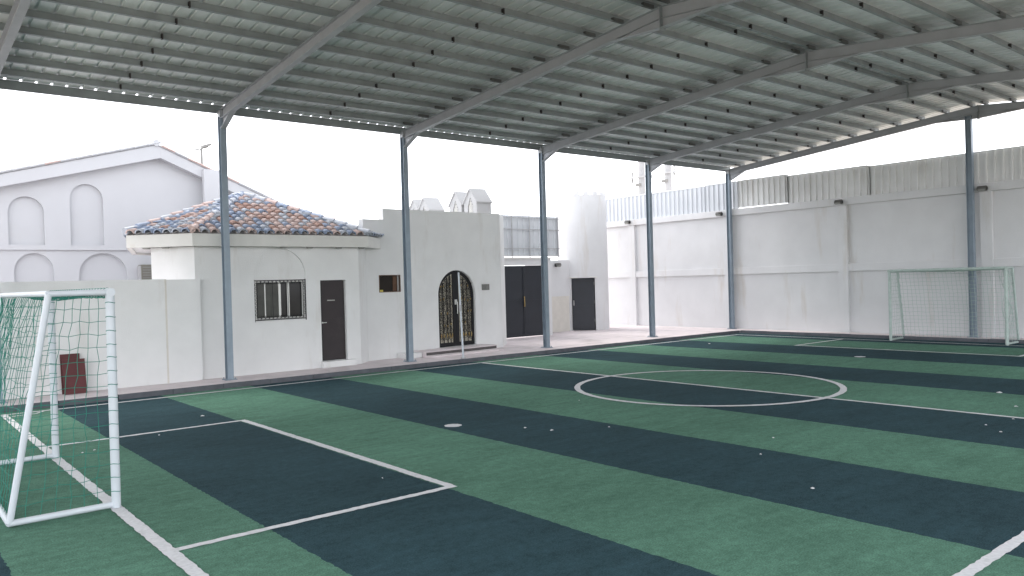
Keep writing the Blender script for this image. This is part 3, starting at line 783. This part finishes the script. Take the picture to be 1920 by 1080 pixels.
d = MB(); o = TC+fd*.76-rd*(hd-.01)+Vector((0, 0, WZ+.02)); d.obox(o, rd*(2*hd-.02), fd*.04, (0, 0, 1.96))
for (ua, ub, za, zb) in ((.04, .84, .10, .92), (.04, .84, 1.02, 1.88)):
    d.obox(o+rd*ua+fd*.0405+Vector((0, 0, za)), rd*(ub-ua), fd*.012, (0, 0, zb-za))
dd = d.build('door', 'gate_paint', tw)
m = MB(); h0 = o+fd*.055+rd*.06+Vector((0, 0, .95)); m.tube([h0, h0+fd*.05], .016, 8); m.tube([h0+fd*.05, h0+fd*.05+Vector((0, 0, .18))], .014, 8); m.build('handle', 'alu', dd)
m = MB()
for zz in (.3, 1.0, 1.7): m.tube([o+rd*.845+fd*.05+Vector((0, 0, zz)), o+rd*.845+fd*.05+Vector((0, 0, zz+.12))], .014, 6)
m.build('hinges', 'lamp_grey', dd)
m = MB(); ol = TC+fd*.80-rd*(hd+.10)+Vector((0, 0, 2.095)); m.obox(ol, rd*(2*hd+.2), fd*.155, (0, 0, .035)); m.build('lintel', 'trim', tw)

# ------------------------------------------------------------------ right end wall with pilasters, beams and metal screen
rw = thing('end_wall', 'tall white panelled wall closing the far right end of the pitch', 'wall', (22.8, -4, 0))
WX = 22.72
PY = [5.95, 1.33, -3.05, -7.25, -11.6]
m = MB(); m.box(WX, WX+.2, -16.5, 9.0, 0, 4.40); m.build('panel', 'plaster_open', rw)
for y in PY:
    m = MB(); m.box(WX-.11, WX-.001, y-.155, y+.155, 0, 4.19); m.build('pilaster', 'plaster_open', rw, .006)
ys = [9.0]+PY+[-16.5]
m = MB()
for a, b in zip(ys[:-1], ys[1:]):
    m.box(WX-.09, WX-.001, b+(.156 if b != -16.5 else 0), a-(.156 if a != 9.0 else 0), 2.06, 2.30)
m.build('mid_beam', 'plaster_open', rw, .006)
m = MB(); m.box(WX-.13, WX+.28, -16.5, 9.0, 4.195, 4.43); m.build('top_beam', 'plaster_open', rw, .008)

sc = thing('metal_screen', 'long ribbed metal screen standing on top of the right end wall', 'fence', (22.8, -4, 4.43))
edges = [(9.0, 2.4, -.035, .06), (2.42, .95, -.035, .085), (.97, -1.05, .02, .08), (-1.02, -3.90, -.035, .02), (-3.87, -6.85, -.03, -.02), (-6.82, -9.8, -.035, -.02), (-9.77, -13, -.03, 0), (-12.97, -16.5, -.03, 0)]
for q_, (a, b, g0, j) in enumerate(edges):
    m = MB(); corrugated(m, (WX+.10+.006*(q_ % 2), a, 0), (0, -1, 0), a-b, 4.45+g0, 5.36, pitch=.215, dep=.05, zj=j)
    m.build('sheet', 'fence_open' if a > 1 else 'fence', sc)  # split at canopy edge: darker copy in open light, brighter copy in shade
    m = MB(); m.box(WX+.03, WX+.045, b+.04, a-.04, 5.34+j, 5.375+j); m.build('top_rail', 'fence', sc)
for y in (7.0, 4.4, 2.395, -1.075, -3.915, -6.875, -9.815):
    m = MB(); m.box(WX+.125, WX+.165, y-.025, y+.025, 4.43, 5.36); m.build('screen_post', 'lamp_grey', sc)

def wall_lamp(p, label, nrm=(-1, 0, 0)):
    nrm = Vector(nrm); p = Vector(p); u = Vector((-nrm.y, nrm.x, 0))
    t_ = thing('wall_lamp', label, 'lamp', p, 'bulkhead lamps on the white walls')
    m = MB(); m.obox(p-u*.05-Vector((0, 0, .05)), u*.10, nrm*.05, (0, 0, .10)); m.build('bracket', 'lamp_grey', t_)
    m = MB()
    for k in range(2):
        c = p+nrm*.10+Vector((0, 0, 0)); s = k
        m.tube([c-u*.13+nrm*.02, c-u*.11+nrm*.02, c+u*.11+nrm*.02, c+u*.13+nrm*.02], [.045, .075, .075, .045], 12)
    m.build('housing', 'lamp_grey', t_)
    m = MB(); c = p+nrm*.145-Vector((0, 0, .035)); m.tube([c-u*.09, c+u*.09], .045, 10); m.build('lens', 'lens', t_)
XL = WX-.131
wall_lamp((XL, 6.02, 4.33), 'small grey lamp on the end wall nearest the round tower')
wall_lamp((XL, 1.55, 4.29), 'small grey lamp on the end wall beside the corner canopy column')
wall_lamp((XL, -3.02, 4.29), 'small grey lamp on the end wall left of the far goal')
wall_lamp((XL, -7.22, 4.27), 'small grey lamp on the end wall above the far goal, rightmost of the lamps')
wall_lamp((18.28, 5.899, 2.60), 'small grey lamp on the gate wall beside the round tower', (0, -1, 0))

# ------------------------------------------------------------------ house behind the yard wall
hs0 = thing('gabled_house', 'large white house with a shallow gable and blind arches rising behind the yard wall', 'building', (3, 9, 0))
def zl(x): return 5.88-.265*(4.96-x) if x < 4.96 else 5.88-.425*(x-4.96)
m = MB()
slab(m, [(-5, 3.22), (10.2, 3.22), (10.2, zl(10.2)), (4.96, 5.90), (-5, zl(-5))], [arch(1.20, 2.03, 3.36, 4.22, 4.64), arch(2.65, 3.48, 3.36, 4.62, 5.05), arch(-.4, .45, 3.36, 3.85, 4.27)], .10, org=(0, 8.5, 0))
slab(m, [(-4.95, 3.22), (10.15, 3.22), (10.15, zl(10.15)), (4.96, 5.895), (-4.95, zl(-4.95))], [], .15, org=(0, 8.602, 0))
m.box(-4.9, 10.1, 8.76, 17, 3.0, 3.4)
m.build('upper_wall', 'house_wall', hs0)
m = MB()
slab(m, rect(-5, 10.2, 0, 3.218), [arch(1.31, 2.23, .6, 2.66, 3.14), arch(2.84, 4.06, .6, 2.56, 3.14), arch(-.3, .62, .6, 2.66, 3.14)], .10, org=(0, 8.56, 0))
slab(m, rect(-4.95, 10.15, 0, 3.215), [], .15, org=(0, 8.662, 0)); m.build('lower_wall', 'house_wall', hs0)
def ft(x): return 6.24-.285*(4.85-x) if x < 4.85 else 6.24-.425*(x-4.85)
m = MB()
m.prism([(-5.2, 8.18, zl(-5.2)-.02), (4.96, 8.18, 5.88), (4.96, 8.18, ft(4.96)), (4.85, 8.18, 6.24), (-5.2, 8.18, ft(-5.2))], (0, .319, 0))
m.prism([(4.961, 8.18, 5.88), (10.4, 8.18, zl(10.4)), (10.4, 8.18, ft(10.4)), (4.961, 8.18, ft(4.961))], (0, .319, 0))
m.build('bargeboard', 'house_wall', hs0)
m = MB()
m.prism([(-5.2, 8.18, ft(-5.2)+.012), (4.85, 8.18, 6.252), (4.85, 8.18, 6.29), (-5.2, 8.18, ft(-5.2)+.045)], (0, 9, 0))
m.prism([(4.851, 8.18, 6.252), (10.4, 8.18, ft(10.4)+.012), (10.4, 8.18, ft(10.4)+.045), (4.851, 8.18, 6.29)], (0, 9, 0))
x = -5.0
while x < 10.2:
    if abs(x-4.85) > .1:
        sl_ = .285 if x < 4.85 else -.425
        m.tube([(x, 8.14, ft(x)+.05), (x+.40, 8.14, ft(x)+.06+.40*sl_)], [.035, .025], 7, mi=random.choice([0, 0, 1]))
    x += .37
m.tube([(4.85, 8.13, 6.30), (4.85, 8.6, 6.30)], .10, 10)
m.build('roof', ['house_wall', 'tile_pink'], hs0)
m = MB(); m.box(6.12, 6.60, 8.02, 8.179, 2.9, 5.62); m.build('pier', 'house_wall', hs0, .01)
ac = thing('wall_unit', 'grey box unit mounted on the house wall above the yard wall', 'air conditioner', (4.5, 8.55, 2.0))
m = MB(); m.box(4.36, 4.64, 8.22, 8.558, 2.02, 2.80); m.build('casing', 'ac', ac, .015)
m = MB()
for k in range(9): m.box(4.39, 4.61, 8.212, 8.2199, 2.10+k*.075, 2.14+k*.075)
m.build('louvre', 'lamp_grey', ac)
m = MB(); m.box(4.33, 4.36, 8.25, 8.54, 2.05, 2.77); m.build('side_panel', 'pole_grey', ac)

# street lamp behind the house, power poles behind the end wall
lp = thing('street_lamp', 'thin grey street lamp with small tilted head behind the house', 'street lamp', (9.70, 19, 0))
m = MB(); m.tube([(9.70, 19, 0), (9.70, 19, 8.16)], [.10, .055], 10); m.build('pole', 'lamp_grey', lp)
m = MB(); m.tube([(9.45, 19, 8.08), (9.70, 19, 8.16), (10.0, 19, 8.26)], .03, 6); m.build('arm', 'lamp_grey', lp)
m = MB(); m.obox((9.72, 18.9, 8.19), (.40, 0, .14), (0, .22, 0), (-.02, 0, .10)); m.build('lamp_head', 'lamp_grey', lp)
m = MB(); m.obox((9.40, 18.93, 8.05), (.20, 0, .05), (0, .14, 0), (-.01, 0, .05)); m.build('lamp_head', 'lamp_grey', lp)
up = thing('utility_pole', 'pale twin-post power pole with crossarm and insulators beyond the end wall', 'utility pole', (30, 10.8, 0))
for y in (11.70, 9.93):
    m = MB(); m.tube([(30, y, 0), (30, y, 11)], [.21, .17], 12); m.build('post', 'pole_grey', up)
    m = MB(); m.box(29.75, 29.81, y-.12, y+.25, 6.85, 7.0); m.build('clamp', 'lamp_grey', up)
m = MB(); m.box(29.72, 29.78, 9.0, 12.3, 7.28, 7.36); m.build('crossarm', 'pole_grey', up)
for y in (9.35, 10.85, 12.1):
    m = MB(); m.tube([(29.75, y, 7.38)]+[(29.75, y, 7.38+.04*i) for i in range(1, 8)], [.03, .055, .03, .055, .03, .055, .03, .02], 8); m.tube([(29.75, y, 7.27), (29.75, y+.03, 7.0)], [.06, .03], 8); m.build('insulator', 'lamp_grey', up)

# ------------------------------------------------------------------ small loose things
m = MB(); m.tube([(10.02, .56, WZ), (10.02, .66, 2.30)], [.028, .024], 10)
rod = thing('thin_post', 'thin white pole standing at the kerb before the arched door', 'pole', (10.02, .56, WZ))
m.build('shaft', 'goal_white', rod)
m = MB(); m.tube([(10.02, .62, 1.30), (10.02, .63, 1.46)], [.040, .040], 10); m.build('sleeve', 'pole_grey', rod)
m = MB(); m.tube([(10.02, .56, WZ), (10.02, .56, WZ+.02)], .07, 12); m.build('foot', 'pole_grey', rod)

def board(x0, x1, yb, h, lean, label, th):
    t_ = thing('board', label, 'board', ((x0+x1)/2, yb, WZ), 'maroon boards leaning on the yard wall')
    ax = Vector((x1-x0, 0, 0)); az = Vector((.0, lean, h)); ay = Vector((0, th, -th*lean/h))
    m = MB(); m.obox((x0, yb, WZ+.006), ax, ay, az); m.build('sheet', 'maroon', t_, .004)
    m = MB(); o = Vector((x0, yb, WZ+.006))
    m.obox(o+az*.96-Vector((0, .012, 0)), ax, (0, .0115, 0), az*.035); m.build('batten', 'maroon', t_)
board(1.14, 1.53, 1.28, .66, .16, 'front maroon board leaning on the yard wall, shorter and wider one', .02)
board(1.12, 1.46, 1.40, .76, .13, 'back maroon board leaning on the yard wall, taller one behind the other', .02)

for (sx, sy, r_) in ((2.36, -2.87, .05), (5.19, -7.51, .03), (5.31, -7.92, .045), (5.99, -8.33, .022), (12.36, -10.96, .07), (11.08, -11.6, .04), (9.31, -11.82, .03), (8.96, -12.11, .03), (9.97, -11.92, .03), (5.03, -11.84, .03), (6.82, -10.31, .022), (5.94, -10.7, .02), (0.31, -4.59, .025), (0.46, -4.53, .028), (1.37, -4.08, .02), (7.38, -6.34, .025), (2.35, -8.53, .018), (17.63, -1.44, .06)):
    m = MB(); k = 7; r_ *= .75
    pts = [(sx+r_*math.cos(2*PI*i/k)*random.uniform(.6, 1.1), sy+r_*math.sin(2*PI*i/k)*random.uniform(.6, 1.1), .006+random.uniform(0, .008)) for i in range(k)]
    m.add([(sx, sy, .014+r_*.25)]+pts, [(0, 1+i, 1+(i+1) % k) for i in range(k)]); m.add(pts, [tuple(range(k))[::-1]])
    o = m.build('paper_scrap', 'paper')
    tag(o, 'tiny white scrap of litter lying on the striped turf', 'litter', 'white scraps of litter on the turf')
